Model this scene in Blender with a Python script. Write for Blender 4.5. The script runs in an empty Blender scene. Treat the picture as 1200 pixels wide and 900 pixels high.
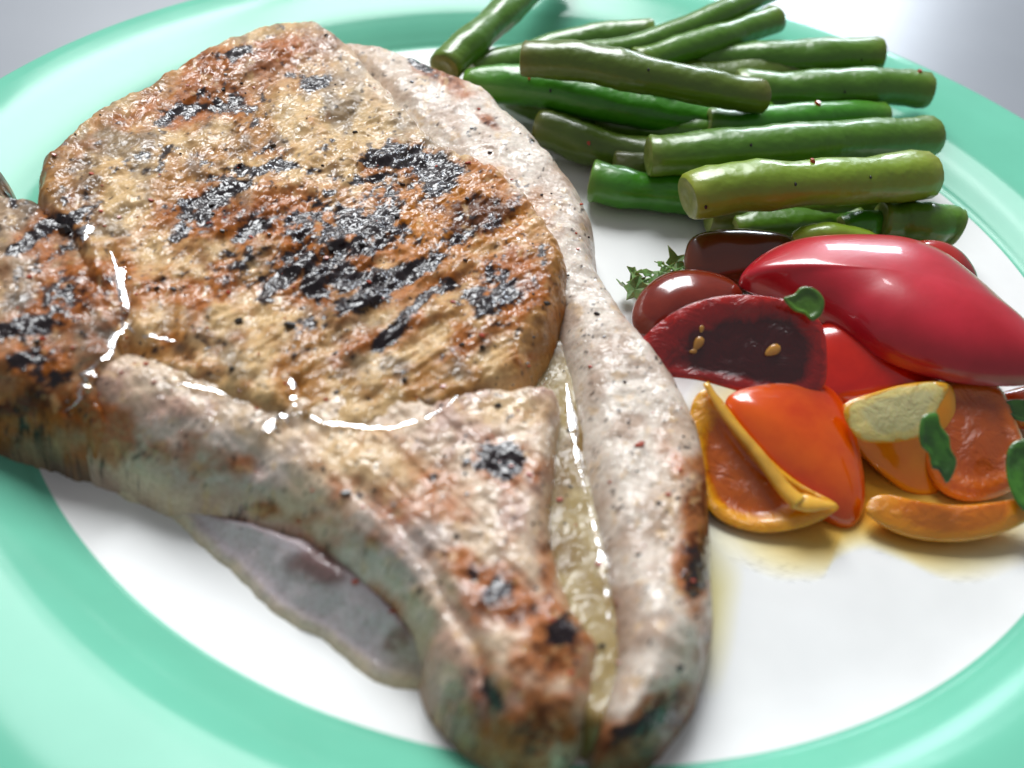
import bpy, math, random
import numpy as np
from mathutils import Matrix, Vector
random.seed(7); rng = np.random.default_rng(11)
C = bpy.context.scene.collection
S = bpy.context.scene
U = 0.01                                   # everything below is written in centimetres

# ---------------------------------------------------------------- camera
CAM = np.array([0.0, -15.956, 12.705]); FPX = 1155.0
def _R(a, ax):
    c, s = math.cos(a), math.sin(a)
    return {0: np.array([[1,0,0],[0,c,-s],[0,s,c]]), 2: np.array([[c,-s,0],[s,c,0],[0,0,1]])}[ax]
ROT = _R(.046, 2) @ _R(.801, 0) @ _R(.112, 2)
cam = bpy.data.cameras.new('camera'); cam.lens = 36*FPX/1200; cam.sensor_width = 36
cam.clip_start = .005; cam.clip_end = 50
co = bpy.data.objects.new('camera', cam); C.objects.link(co)
m = Matrix([list(ROT[i]) + [CAM[i]*U] for i in range(3)] + [[0,0,0,1]])
co.matrix_world = m; S.camera = co
cam.dof.use_dof = True; cam.dof.focus_distance = .195; cam.dof.aperture_fstop = 12

# ---------------------------------------------------------------- world and lamps
w = bpy.data.worlds.new('World'); S.world = w; w.use_nodes = True
bg = w.node_tree.nodes['Background']; bg.inputs[0].default_value = (.95,.94,1.0,1); bg.inputs[1].default_value = .26
def area(name, loc, target, sx, sy, power, color):
    l = bpy.data.lights.new(name, 'AREA'); l.shape = 'RECTANGLE'; l.size = sx; l.size_y = sy; l.energy = power; l.color = color
    o = bpy.data.objects.new(name, l); C.objects.link(o); o.location = loc
    d = Vector(target) - Vector(loc); o.rotation_euler = d.to_track_quat('-Z', 'Y').to_euler(); return o
# a high window behind and to the left of the plate (two panes); an added low lamp brightens the table's far right
def polar(az, el, d):
    a, e = math.radians(az), math.radians(el); return (d*math.sin(a)*math.cos(e), d*math.cos(a)*math.cos(e), d*math.sin(e))
area('window_lamp', polar(-26, 47, 1.3), (0,0,0), .31, .72, 11.8, (.96,.985,1.0))
area('window_lamp', polar(-7, 47, 1.3), (0,0,0), .31, .72, 11.8, (.96,.985,1.0))
area('low_table_fill', polar(12, 20, 1.6), (.07,.17,0), .34, .22, 5.5, (.82,.90,1.0))
S.view_settings.view_transform = 'Standard'; S.view_settings.look = 'None'
S.view_settings.exposure = 0.0; S.view_settings.gamma = 1.0
S.render.engine = 'CYCLES'

# ---------------------------------------------------------------- projection helpers
def ray(px, py):
    d = ROT @ np.array([(px-600)/FPX, -(py-450)/FPX, -1.0]); return d
def at(px, py, z):
    d = ray(px, py); t = (z-CAM[2])/d[2]; return np.array([t*d[0]+CAM[0], t*d[1]+CAM[1], z])
def proj(x, y, z):
    P = np.stack([x-CAM[0], y-CAM[1], z-CAM[2]], -1) @ ROT
    return 600 - FPX*P[...,0]/P[...,2], 450 + FPX*P[...,1]/P[...,2]
def onplane(px, py, p0, n):
    d = ray(px, py); t = np.dot(p0-CAM, n)/np.dot(d, n); return CAM + t*d

# ---------------------------------------------------------------- noise
_L = rng.random((16,256,256)).astype(np.float32)
def vnoise(x, y, seed=0):
    xi = np.floor(x).astype(np.int64); yi = np.floor(y).astype(np.int64)
    fx = x-xi; fy = y-yi; fx = fx*fx*fx*(fx*(fx*6-15)+10); fy = fy*fy*fy*(fy*(fy*6-15)+10)
    G = _L[seed % 16]; a = G[xi&255, yi&255]; b = G[(xi+1)&255, yi&255]; c = G[xi&255, (yi+1)&255]; d = G[(xi+1)&255, (yi+1)&255]
    return (a*(1-fx)+b*fx)*(1-fy) + (c*(1-fx)+d*fx)*fy
def fbm(x, y, f, o=4, seed=0, g=.5):
    s = 0; a = 1; n = 0
    for k in range(o):
        s = s + a*(vnoise(x*f+17.3*k, y*f+9.1*k, seed+k)-.5)*2; n += a; a *= g; f *= 2.03
    return s/n
def sst(a, b, x):
    t = np.clip((x-a)/(b-a), 0, 1); return t*t*(3-2*t)
def lin(c):
    c = np.array(c, float)/255; return np.where(c <= .04045, c/12.92, ((c+.055)/1.055)**2.4)
def mix(a, b, t): return a + (b-a)*t[..., None]

# ---------------------------------------------------------------- object helpers
def mesh_obj(name, verts, faces, mats, parent=None, smooth=True, attrs=None, fmat=None):
    me = bpy.data.meshes.new(name)
    V = np.asarray(verts, dtype=np.float32)*U
    if isinstance(faces, np.ndarray) and faces.ndim == 2:
        nf, k = faces.shape
        me.vertices.add(len(V)); me.vertices.foreach_set('co', V.ravel())
        me.loops.add(nf*k); me.loops.foreach_set('vertex_index', faces.astype(np.int32).ravel())
        me.polygons.add(nf); me.polygons.foreach_set('loop_start', np.arange(0, nf*k, k, dtype=np.int32))
        me.polygons.foreach_set('loop_total', np.full(nf, k, dtype=np.int32)); me.update(calc_edges=True)
    else:
        me.from_pydata([tuple(map(float, v)) for v in V], [], [tuple(int(i) for i in f) for f in faces])
    if smooth: me.polygons.foreach_set('use_smooth', [True]*len(me.polygons))
    for mt in (mats if isinstance(mats, (list, tuple)) else [mats]): me.materials.append(mt)
    if fmat is not None: me.polygons.foreach_set('material_index', fmat)
    for k, a in (attrs or {}).items():
        a = np.asarray(a, dtype=np.float32)
        if a.ndim == 2:
            A = me.attributes.new(k, 'FLOAT_COLOR', 'POINT')
            if a.shape[1] == 3: a = np.concatenate([a, np.full((len(a),1), 0 if k == 'col' else 1, np.float32)], 1)
            A.data.foreach_set('color', a.ravel())
        else:
            A = me.attributes.new(k, 'FLOAT', 'POINT'); A.data.foreach_set('value', a.ravel())
    me.validate()
    o = bpy.data.objects.new(name, me); C.objects.link(o)
    if parent: o.parent = parent
    return o
def thing(name, label, cat, loc=(0,0,0), group=None):
    o = bpy.data.objects.new(name, None); C.objects.link(o); o['label'] = label; o['category'] = cat
    o.empty_display_size = .005
    if group: o['group'] = group
    return o
def tag(o, label, cat, group=None):
    o['label'] = label; o['category'] = cat
    if group: o['group'] = group

# ---------------------------------------------------------------- materials
def mat(name, color=(.5,.5,.5), rough=.4, **k):
    m = bpy.data.materials.new(name); m.use_nodes = True
    b = m.node_tree.nodes['Principled BSDF']
    b.inputs['Base Color'].default_value = (*color, 1); b.inputs['Roughness'].default_value = rough
    for kk, v in k.items(): b.inputs[kk.replace('_', ' ')].default_value = v
    return m
def N(m, t, **k):
    n = m.node_tree.nodes.new(t)
    for a, v in k.items(): setattr(n, a, v)
    return n
def LK(m, a, b): m.node_tree.links.new(a, b)
def noise(m, scale, detail=4, rough=.55, dist=0.):
    tc = N(m, 'ShaderNodeTexCoord'); n = N(m, 'ShaderNodeTexNoise')
    n.inputs['Scale'].default_value = scale; n.inputs['Detail'].default_value = detail; n.inputs['Roughness'].default_value = rough
    n.inputs['Distortion'].default_value = dist
    LK(m, tc.outputs['Object'], n.inputs['Vector']); return n
def ramp(m, fac, stops):
    r = N(m, 'ShaderNodeValToRGB'); e = r.color_ramp.elements
    while len(e) < len(stops): e.new(.5)
    for q, (p, c) in zip(e, stops): q.position = p; q.color = (*c, 1)
    LK(m, fac, r.inputs['Fac']); return r
def bump(m, h, strength, dist, prev=None):
    b = N(m, 'ShaderNodeBump'); b.inputs['Strength'].default_value = strength; b.inputs['Distance'].default_value = dist
    LK(m, h, b.inputs['Height'])
    if prev: LK(m, prev.outputs[0], b.inputs['Normal'])
    return b
def pb(m): return m.node_tree.nodes['Principled BSDF']
def attr_color(m, name='col'):
    a = N(m, 'ShaderNodeAttribute'); a.attribute_name = name; return a
def mixc(m, fac, a, b, mode='MIX'):
    x = N(m, 'ShaderNodeMix', data_type='RGBA', blend_type=mode)
    if isinstance(fac, float): x.inputs[0].default_value = fac
    else: LK(m, fac, x.inputs[0])
    for s, v in ((6, a), (7, b)):
        if isinstance(v, tuple): x.inputs[s].default_value = (*v, 1)
        else: LK(m, v, x.inputs[s])
    return x.outputs[2]

# glazed plate
def plate_mat(name, col, rough):
    m = mat(name, col, rough, Coat_Weight=.0, Specular_IOR_Level=.17)
    n = noise(m, 60, 3); r = ramp(m, n.outputs['Fac'], [(.3, tuple(c*.96 for c in col)), (.7, tuple(min(1, c*1.03) for c in col))])
    LK(m, r.outputs[0], pb(m).inputs['Base Color'])
    n2 = noise(m, 130, 2); b = bump(m, n2.outputs['Fac'], .02, .001); LK(m, b.outputs[0], pb(m).inputs['Normal'])
    return m
M_white = plate_mat('white_glaze', (.80,.81,.80), .2)
M_green = plate_mat('green_glaze', tuple(lin((112,192,164))), .16)
M_table = mat('table_paint', (.62,.64,.68), .34, Specular_IOR_Level=1.0)
n = noise(M_table, 9, 5); r = ramp(M_table, n.outputs['Fac'], [(.3, (.22,.24,.27)), (.7, (.27,.29,.32))]); LK(M_table, r.outputs[0], pb(M_table).inputs['Base Color'])

# meat: colour comes from a point attribute, fine grain from noise
def meat_mat(name, rough, bstr, sss, coat=.9, cb=1.0):
    m = mat(name, rough=.4, Subsurface_Weight=sss, Subsurface_Scale=.0015, Coat_Weight=coat, Coat_Roughness=.03, Coat_IOR=1.5, Specular_IOR_Level=.12)
    pb(m).inputs['Subsurface Radius'].default_value = (1.0,.6,.4)
    a = attr_color(m)
    n1 = noise(m, 1300, 3, .6); n2 = noise(m, 260, 5, .6, .4)
    v = ramp(m, n1.outputs['Fac'], [(.28,(.80,.78,.75)), (.5,(1,1,1)), (.75,(1.10,1.12,1.14))])
    c1 = mixc(m, 1.0, a.outputs['Color'], v.outputs[0], 'MULTIPLY')
    LK(m, c1, pb(m).inputs['Base Color'])
    pb(m).inputs['Roughness'].default_value = rough
    b1 = bump(m, n2.outputs['Fac'], bstr, .0009); LK(m, b1.outputs[0], pb(m).inputs['Normal'])
    n3 = noise(m, 360, 2, .4, 1.4); b3 = bump(m, n3.outputs['Fac'], cb, .0010); LK(m, b3.outputs[0], pb(m).inputs['Coat Normal'])
    # oil does not cover everything: the gloss comes and goes in patches
    n4 = noise(m, 170, 4, .6, .5); r4 = N(m, 'ShaderNodeMapRange'); r4.inputs[1].default_value = .40; r4.inputs[2].default_value = .56; r4.inputs[3].default_value = coat*.10; r4.inputs[4].default_value = coat
    LK(m, n4.outputs['Fac'], r4.inputs[0]); mx = N(m, 'ShaderNodeMath', operation='MAXIMUM'); LK(m, r4.outputs[0], mx.inputs[0]); LK(m, a.outputs['Alpha'], mx.inputs[1]); LK(m, mx.outputs[0], pb(m).inputs['Coat Weight'])
    return m
M_lean = meat_mat('seared_lean', .5, .5, .06, .85)
M_soft = meat_mat('pale_lean', .38, .3, .15, 1.0, .75)
M_fat = meat_mat('cooked_fat', .45, .35, .3, .7, .8)
M_jelly = meat_mat('connective_tissue', .35, .2, .4, .6, .5)
def film_mat(name, tint, rough=.03, ior=1.42):
    """a thin wet layer: tinted see-through with a Fresnel gloss on top"""
    m = bpy.data.materials.new(name); m.use_nodes = True; nt = m.node_tree; nt.nodes.remove(pb(m)); out = nt.nodes['Material Output']
    t = N(m, 'ShaderNodeBsdfTransparent'); g = N(m, 'ShaderNodeBsdfGlossy'); f = N(m, 'ShaderNodeFresnel'); x = N(m, 'ShaderNodeMixShader')
    n = noise(m, 70, 3); r = ramp(m, n.outputs['Fac'], [(.3, tint), (.75, tuple(min(1, .5*c+.5) for c in tint))]); LK(m, r.outputs[0], t.inputs[0])
    g.inputs['Roughness'].default_value = rough; f.inputs['IOR'].default_value = ior
    nb_ = noise(m, 420, 3, .6); bb = bump(m, nb_.outputs['Fac'], .8, .0006); LK(m, bb.outputs[0], g.inputs['Normal']); LK(m, bb.outputs[0], f.inputs['Normal'])
    LK(m, f.outputs[0], x.inputs[0]); LK(m, t.outputs[0], x.inputs[1]); LK(m, g.outputs[0], x.inputs[2]); LK(m, x.outputs[0], out.inputs['Surface'])
    return m
M_juice = film_mat('meat_juice', (.93,.87,.76), .16, 1.45)
M_amber_shadow = film_mat('amber_shadow', (.97,.80,.42), .4, 1.15)  # amber tint paints the coloured shadow that the tomatoes cast on the plate
a_ = attr_color(M_amber_shadow, 's'); r_ = ramp(M_amber_shadow, a_.outputs['Fac'], [(.0, (.95,.62,.16)), (.50, (.97,.78,.38)), (.82, (.99,.93,.74)), (1.0, (1,1,1))])
M_puddle2 = film_mat('pale_juice', (.99,.97,.88), .4, 1.12); a2_ = attr_color(M_puddle2, 's'); r2_ = ramp(M_puddle2, a2_.outputs['Fac'], [(.2, (.95,.90,.66)), (1.0, (1,1,1))])
LK(M_puddle2, r2_.outputs[0], [n for n in M_puddle2.node_tree.nodes if n.type == 'BSDF_TRANSPARENT'][0].inputs[0])
LK(M_amber_shadow, r_.outputs[0], [n for n in M_amber_shadow.node_tree.nodes if n.type == 'BSDF_TRANSPARENT'][0].inputs[0])

# ---------------------------------------------------------------- table and plate
def revolve(name, prof, mats, parent, segs=256, fmat=None, smooth=True):
    V = []; F = []; n = len(prof)
    for i in range(segs):
        a = 2*math.pi*i/segs
        for r, z in prof: V.append((r*math.cos(a), r*math.sin(a), z))
    for i in range(segs):
        for j in range(n-1):
            a = i*n+j; b = ((i+1) % segs)*n+j; F.append((a, b, b+1, a+1))
    return mesh_obj(name, V, F, mats, parent, smooth)
def spline(P, k=8):
    P = np.array(P, float); out = []
    Q = np.vstack([2*P[0]-P[1], P, 2*P[-1]-P[-2]])
    for i in range(1, len(Q)-2):
        for t in np.arange(k)/k:
            p0,p1,p2,p3 = Q[i-1:i+3]
            out.append(.5*((2*p1)+(-p0+p2)*t+(2*p0-5*p1+4*p2-p3)*t*t+(-p0+3*p1-3*p2+p3)*t**3))
    out.append(P[-1]); return np.array(out)
def box(name, x0,x1,y0,y1,z0,z1, m, parent=None):
    V = [(x0,y0,z0),(x1,y0,z0),(x1,y1,z0),(x0,y1,z0),(x0,y0,z1),(x1,y0,z1),(x1,y1,z1),(x0,y1,z1)]
    return mesh_obj(name, V, [(3,2,1,0),(4,5,6,7),(0,1,5,4),(1,2,6,5),(2,3,7,6),(3,0,4,7)], m, parent, False)
tb = box('table_top', -70,70,-50,70,-2.5,0, M_table); tb['kind'] = 'structure'

RW = 10.17
PROF = spline([(0,.28),(5,.28),(8.6,.29),(9.6,.31),(RW,.40),(10.4,.52),(10.7,.70),(11.0,.85),(11.35,.99),(11.9,1.11),(12.5,1.22),(13.1,1.275),(13.4,1.285)], 8)
def zplate(x, y):
    r = np.hypot(x, y); return np.where(r > 13.5, 0.0, np.interp(r, PROF[:,0], PROF[:,1]))
plate = thing('dinner_plate', 'white dinner plate with a broad mint green rim under the food', 'plate')
iw = int(np.argmin(abs(PROF[:,0]-RW)))
revolve('well', [tuple(p) for p in PROF[:iw+1]], M_white, plate)
rim = [tuple(p) for p in PROF[iw:]] + [(13.46,1.28),(13.5,1.25),(13.49,1.23),(13.4,1.19),(12.6,1.0),(11.3,.55),(10.4,.1)]
revolve('rim', rim, M_green, plate)
revolve('foot', [(0,.12),(8.6,.12),(8.8,.0),(9.0,.0),(9.2,.08),(10.4,.1)], M_white, plate)

# ---------------------------------------------------------------- the chop
def poly(P, k=5):
    """pixel outline with a height for every point -> smooth closed polygon on the plate"""
    Q = np.array([at(x, y, z-.45*min(1, max(0, (z-.4)/.8))) for x, y, z in P]); Q = np.vstack([Q[-2:], Q, Q[:3]])
    out = []
    for i in range(2, len(Q)-3):
        for t in np.arange(k)/k:
            p0,p1,p2,p3 = Q[i-1:i+3]
            out.append(.5*((2*p1)+(-p0+p2)*t+(2*p0-5*p1+4*p2-p3)*t*t+(-p0+3*p1-3*p2+p3)*t**3))
    return np.array(out)[:, :2]
def sdf(X, Y, P):
    d = np.full(X.shape, 1e9, np.float32); ins = np.zeros(X.shape, bool)
    n = len(P)
    for i in range(n):
        ax, ay = P[i]; bx, by = P[(i+1) % n]; ex, ey = bx-ax, by-ay; L = ex*ex+ey*ey+1e-12
        t = np.clip(((X-ax)*ex+(Y-ay)*ey)/L, 0, 1)
        d = np.minimum(d, (X-ax-t*ex)**2+(Y-ay-t*ey)**2)
        c = ((ay > Y) != (by > Y)) & (X < (bx-ax)*(Y-ay)/((by-ay) if by != ay else 1e-9)+ax)
        ins ^= c
    return np.where(ins, 1, -1)*np.sqrt(d)
def segdist(px, py, L):
    """distance in pixels to a traced line, and the position along it"""
    d = np.full(px.shape, 1e9)
    for (ax, ay), (bx, by) in zip(L[:-1], L[1:]):
        ex, ey = bx-ax, by-ay; t = np.clip(((px-ax)*ex+(py-ay)*ey)/(ex*ex+ey*ey+1e-9), 0, 1)
        d = np.minimum(d, np.hypot(px-ax-t*ex, py-ay-t*ey))
    return d
def ell(px, py, cx, cy, a, b, ang=0):
    t = math.radians(ang); dx = px-cx; dy = py-cy
    u = (dx*math.cos(t)+dy*math.sin(t))/a; v = (-dx*math.sin(t)+dy*math.cos(t))/b
    return np.exp(-(u*u+v*v))

STEP = .034
GX0, GX1, GY0, GY1 = -14.5, 5.6, -13.0, 12.2
gx = np.arange(GX0, GX1, STEP); gy = np.arange(GY0, GY1, STEP)
HMAP = zplate(*np.meshgrid(gx, gy, indexing='ij')).astype(np.float32)    # highest surface so far, for laying things on it
chop = thing('pork_chop', 'large seared pork chop with charred streaks, filling the left of the plate', 'pork chop')

def lobe(name, outline, top, edge, colour, material, wob=.06, base=None, wobf=1.3, post=None):
    P = poly(outline)
    i0 = max(0, int((P[:,0].min()-.3-GX0)/STEP)); i1 = min(len(gx), int((P[:,0].max()+.3-GX0)/STEP)+1)
    j0 = max(0, int((P[:,1].min()-.3-GY0)/STEP)); j1 = min(len(gy), int((P[:,1].max()+.3-GY0)/STEP)+1)
    X, Y = np.meshgrid(gx[i0:i1], gy[j0:j1], indexing='ij')
    d = sdf(X, Y, P) + wob*fbm(X, Y, wobf, 4, 3)
    b = zplate(X, Y)-.05 if base is None else base
    T = top(X, Y, d)
    e = edge(X, Y) if callable(edge) else edge
    t = np.clip(d/e, 0, 1); pr = np.sqrt(np.clip(1-(1-t)**2.2, 0, 1))
    Z = np.where(d > 0, b+(T-b)*pr, b-2.0*(-d))
    if post is not None: Z = post(X, Y, Z, d)
    keep = d > -.12
    px, py = proj(X, Y, Z)
    col = colour(X, Y, Z, d, px, py)
    HMAP[i0:i1, j0:j1] = np.where(d > 0, np.maximum(HMAP[i0:i1, j0:j1], Z), HMAP[i0:i1, j0:j1])
    idx = np.full(X.shape, -1, np.int64); idx[keep] = np.arange(keep.sum())
    q = keep[:-1,:-1] & keep[1:,:-1] & keep[1:,1:] & keep[:-1,1:]
    F = np.stack([idx[:-1,:-1][q], idx[1:,:-1][q], idx[1:,1:][q], idx[:-1,1:][q]], 1)
    # push the surface sideways a little so that sides are not sheer
    V = np.stack([X, Y, Z], -1)[keep]
    return mesh_obj(name, V, F, material, chop, True, {'col': col[keep]})

def gouge(px, py, L, w): return np.exp(-(segdist(px, py, L)/w)**2)

# traced seams (photograph pixels)
SEAM1 = [(128,290),(140,330),(146,382),(118,420),(92,470),(66,490)]
SEAM2 = [(146,385),(180,396),(212,402)]
SEAM3 = [(340,440),(347,484),(390,498),(450,503),(505,488),(540,462)]
SEAM4 = [(205,450),(245,458),(292,474)]
SEAM5 = [(302,520),(318,494),(350,486)]

CREAM = lin((206,172,122)); TAN = lin((168,118,60)); PINK = lin((196,168,148)); GOLD = lin((166,88,4)); RED = lin((70,26,6))
BROWN = lin((96,50,26)); CHAR = lin((20,11,18)); FATC = lin((216,204,190)); GREY = lin((96,84,72)); OLIVE = lin((124,106,62))

def fibre(px, py, ang, sx, sy, f, seed):
    t = math.radians(ang); u = px*math.cos(t)+py*math.sin(t); v = -px*math.sin(t)+py*math.cos(t)
    return fbm(u*sx, v*sy, f, 5, seed, .55)

CH_SHADE = [(390,290,190,90,-14,.52),(240,180,130,60,-20,.34),(560,320,80,50,0,.4),(60,340,90,120,0,.35),(250,238,60,17,-34,1.1),(212,268,26,12,-40,1),(318,196,62,9,2,.9),(370,228,60,9,-18,.6),(300,268,30,12,-20,.8),(470,186,46,15,6,1.2),(512,200,24,26,50,1.3),
      (430,208,40,10,-5,.8),(330,332,46,13,-36,1.15),(372,330,20,24,20,1.1),(402,322,30,22,10,1),(452,325,56,16,-14,1.25),(500,312,30,15,0,1.0),(424,352,40,14,-20,1.1),
      (458,392,34,11,-46,1.3),(500,352,44,7,-36,1.0),(560,350,40,24,20,.75),(575,318,40,20,10,.7),(590,345,24,24,0,.7),(440,260,50,14,-22,.8),(400,290,44,10,-24,.8),
      (345,262,40,8,-30,.6),(280,312,40,10,-24,.75),(262,300,26,9,-10,.7),(530,330,26,14,0,.8),(638,300,12,24,0,.5),(470,440,10,8,0,.7),
      (240,112,56,20,-14,.6),(285,62,40,10,-16,.7),(190,130,30,14,-30,.6),(340,90,30,10,0,.5),(370,102,22,10,0,.8),
      (20,388,46,16,-6,1.1),(30,285,40,10,-34,1.1),(66,262,30,8,-24,1.0),(8,235,24,12,30,.7),(110,240,20,16,60,.5),(75,345,50,20,10,.5),(30,500,90,26,6,.55),(60,440,60,20,0,.5),(40,430,70,40,0,.45)]  # char; the last entries also paint shade on the tail's lower left side
BR_SHADE = [(300,250,150,60,-18,.7),(420,300,180,90,-12,.75),(550,250,70,36,-10,1.2),(520,240,50,20,0,1.0),(600,330,70,60,0,.8),(260,330,80,30,-20,.8),(230,300,60,30,-20,.6),
      (420,400,120,30,-20,.6),(560,390,80,26,-14,.55),(480,190,70,28,5,.9),(240,100,80,34,-14,.6),(320,60,70,18,-14,.7),(100,340,90,44,0,.9),(50,290,70,50,0,.55),(40,420,90,70,0,.75),
      (140,470,80,40,10,.5),(110,530,90,30,12,.8),(40,480,110,50,4,1.1),(230,110,110,34,-16,.9),(300,62,90,18,-16,.9),(560,200,30,14,30,.6),(490,95,60,16,36,.5),(640,330,20,60,0,.5),(620,420,40,18,-20,.6),(340,140,110,16,-6,.3)]  # browning, plus shade painted low on the tail at the far left
def field(px, py, L):
    s = np.zeros_like(px)
    for cx, cy, a, b, g, k in L: s = np.maximum(s, k*ell(px, py, cx, cy, a, b, g))
    return s
def sear(px, py, base, amt_b=1.0, amt_c=1.0, seed=0, brl=BR_SHADE, chl=CH_SHADE):
    wx = px + 9*fbm(px, py, .03, 3, 5); wy = py + 9*fbm(px, py, .03, 3, 9)
    fb = fibre(px, py, -30, .55, 1.5, .03, 2); fs = fbm(px, py, .11, 4, 6, .6)
    b = field(wx, wy, brl)*amt_b; c = field(wx, wy, chl)*amt_c
    nb = fbm(px, py, .035, 4, 8)
    mg = sst(.16, .70, b + .42*nb + .26*fb); col = mix(base, np.broadcast_to(GOLD, base.shape), mg*.85)
    am = .9*sst(.25, .7, ell(px, py, 545, 255, 95, 48, -10) + .35*nb); col = mix(col, np.broadcast_to(lin((176,108,14)), base.shape), am)
    mr = sst(.32, .70, np.maximum(b*.62, c*.95) + .42*fb + .34*fs); col = mix(col, np.broadcast_to(RED, base.shape), mr*.85)
    mk = sst(.40, .56, c + .46*fb + .46*fs); col = mix(col, np.broadcast_to(CHAR, base.shape), mk*.96)
    pc = sst(.30, .5, fbm(px, py, .075, 4, 12, .6) - .25*mk); col = mix(col, np.broadcast_to(CREAM*1.02, base.shape), pc*.45*(1-mk))
    sp = sst(.60, .68, fbm(px, py, .16, 2, 4)); col = mix(col, np.broadcast_to(CHAR*1.2, base.shape), sp*.8)
    wet = np.clip(mk*.95 + .0*nb, 0, 1)
    return np.concatenate([col, wet[..., None]], -1), mk

# --- loin eye: the raised main muscle
eye_out = [(40,232,1.9),(60,200,2.1),(110,150,2.2),(160,118,2.2),(215,84,2.2),(270,58,2.2),(320,42,2.2),(375,36,2.2),(400,46,2.2),(424,62,2.3),(455,98,2.3),(500,140,2.3),(545,178,2.3),(600,212,2.2),
           (645,262,2.1),(672,310,1.9),(674,362,1.8),(655,400,1.7),(640,440,1.7),(610,480,1.7),(560,496,1.8),(512,516,1.9),(455,536,2.0),(392,536,2.0),(345,524,2.0),(290,506,2.0),(215,480,2.0),(155,446,2.0),(122,418,2.0),(80,330,2.0),(40,270,2.1)]
def eye_top(X, Y, d):
    px, py = proj(X, Y, 2.3+0*X)
    z = 1.90 + .05*np.clip(-X-3, 0, 9) - .02*np.clip(-Y, 0, 9)
    z += .16*fbm(X, Y, .38, 3, 1) + .13*(1-np.abs(fibre(px, py, -30, .8, 1.6, .012, 4)))
    fb = fibre(px, py, -32, .5, 1.5, .026, 2); z += .10*fb + .10*sst(-.1, .35, fb)*ell(px, py, 390, 300, 240, 130, -14) + .055*fbm(X, Y, 2.6, 4, 6, .55) + .012*fbm(X, Y, 7, 3, 4)
    z += .05*(1-np.abs(fbm(X, Y, 1.6, 3, 10)))
    z += .16*ell(px, py, 300, 65, 110, 18, -18)                       # fat cap ridge along the far edge
    z -= .22*ell(px, py, 250, 112, 90, 14, -18)
    z += .035*(1-2*np.abs(fibre(px+14*fbm(px, py, .012, 2, 3), py+14*fbm(px, py, .012, 2, 7), -32, .28, 2.6, .05, 5)))
    z -= .14*gouge(px, py, SEAM2, 9) + .18*gouge(px, py, SEAM1[:4], 10) + .12*gouge(px, py, [(345,430),(342,490)], 7)
    z -= .12*gouge(px, py, [(440,75),(480,110),(520,150)], 8)         # fold below the far edge
    z += .14*ell(px, py, 420, 330, 200, 110, -10)
    return z
def eye_col(X, Y, Z, d, px, py):
    n = fbm(px, py, .02, 4, 11); n2 = fbm(px, py, .06, 3, 13)
    base = mix(np.broadcast_to(CREAM, X.shape+(3,)), np.broadcast_to(TAN, X.shape+(3,)), sst(-.3, .4, n))
    base = mix(base, np.broadcast_to(OLIVE, X.shape+(3,)), .5*sst(0, .4, n2)*sst(200, 90, py))
    base = mix(base, np.broadcast_to(GREY, X.shape+(3,)), .65*sst(.0, .5, fbm(px, py, .03, 3, 15)+.3*ell(px, py, 120, 220, 90, 90)))
    base = mix(base, np.broadcast_to(FATC, X.shape+(3,)), .7*np.clip(ell(px, py, 470, 100, 90, 30, 40)+ell(px, py, 610, 210, 50, 22, 40), 0, 1))
    base = mix(base, np.broadcast_to(TAN, X.shape+(3,)), .8*sst(.15,.8,ell(px, py, 640, 400, 60, 100)))
    base = mix(base, np.broadcast_to(lin((150,92,66)), X.shape+(3,)), .8*ell(px, py, 330, 70, 80, 22, -16))
    col, mk = sear(px, py, base)
    return col

# --- fat rim: runs from the far end, round the right side to the near end
fat_out = [(372,42,2.2),(405,42,2.25),(440,46,2.25),(475,58,2.2),(524,76,2.2),(580,106,2.1),(632,154,2.1),(674,200,2.0),(700,245,1.9),(704,290,1.7),(712,335,1.5),(745,390,1.4),(785,445,1.3),(812,500,1.2),(828,560,1.0),(832,620,.8),(832,690,.6),(832,760,.5),(816,825,.4),(785,875,.3),(745,915,.3),(700,915,.6),(690,860,1.2),
           (706,800,1.6),(714,760,1.7),(712,720,1.7),(700,650,1.8),(686,580,1.8),(672,500,1.8),(660,430,1.8),(640,370,1.8),(600,310,2.0),(560,262,2.0),(520,215,2.0),(470,160,2.0),(430,120,2.0),(400,90,2.0),(372,70,2.0)]
def fat_top(X, Y, d):
    px, py = proj(X, Y, 1.9+0*X)
    z = 1.62 + .26*sst(330, 160, py) - .25*sst(760, 900, py) - .12*gouge(px, py, [(430,80),(470,115),(520,160),(570,205)], 9)
    return z + .12*fbm(X, Y, .7, 3, 7) + .045*fbm(X, Y, 2.6, 4, 9, .55) + .03*(1-np.abs(fbm(X, Y, 2.2, 2, 12))) + .015*fbm(X, Y, 7, 3, 2)
def fat_col(X, Y, Z, d, px, py):
    base = mix(np.broadcast_to(FATC, X.shape+(3,)), np.broadcast_to(lin((186,164,146)), X.shape+(3,)), sst(-.2, .5, fbm(px, py, .03, 4, 2)))
    base = mix(base, np.broadcast_to(lin((176,140,104)), X.shape+(3,)), .7*ell(px, py, 800, 590, 34, 90)+.6*ell(px, py, 420, 60, 60, 30, 30))
    e = sst(.35, .0, d)*sst(560, 620, py)*sst(640, 720, px)
    brl = [(822,640,20,110,0,1.15),(816,662,26,60,0,1.3),(800,560,14,60,-20,.6),(770,838,66,26,-30,1.35),(740,880,80,34,0,.9),(700,880,40,50,0,.8),(500,75,60,14,34,.9),(575,140,40,9,42,.6),(715,730,12,40,0,.7)]
    chl = [(816,678,14,38,0,1.1),(758,848,46,12,-14,1.05),(490,72,30,7,26,.8),(620,160,12,5,45,.7)]
    col, mk = sear(px, py, base, seed=3, brl=brl, chl=chl)
    col[..., :3] = mix(col[..., :3], np.broadcast_to(RED, base.shape), .55*e)
    return col

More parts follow.
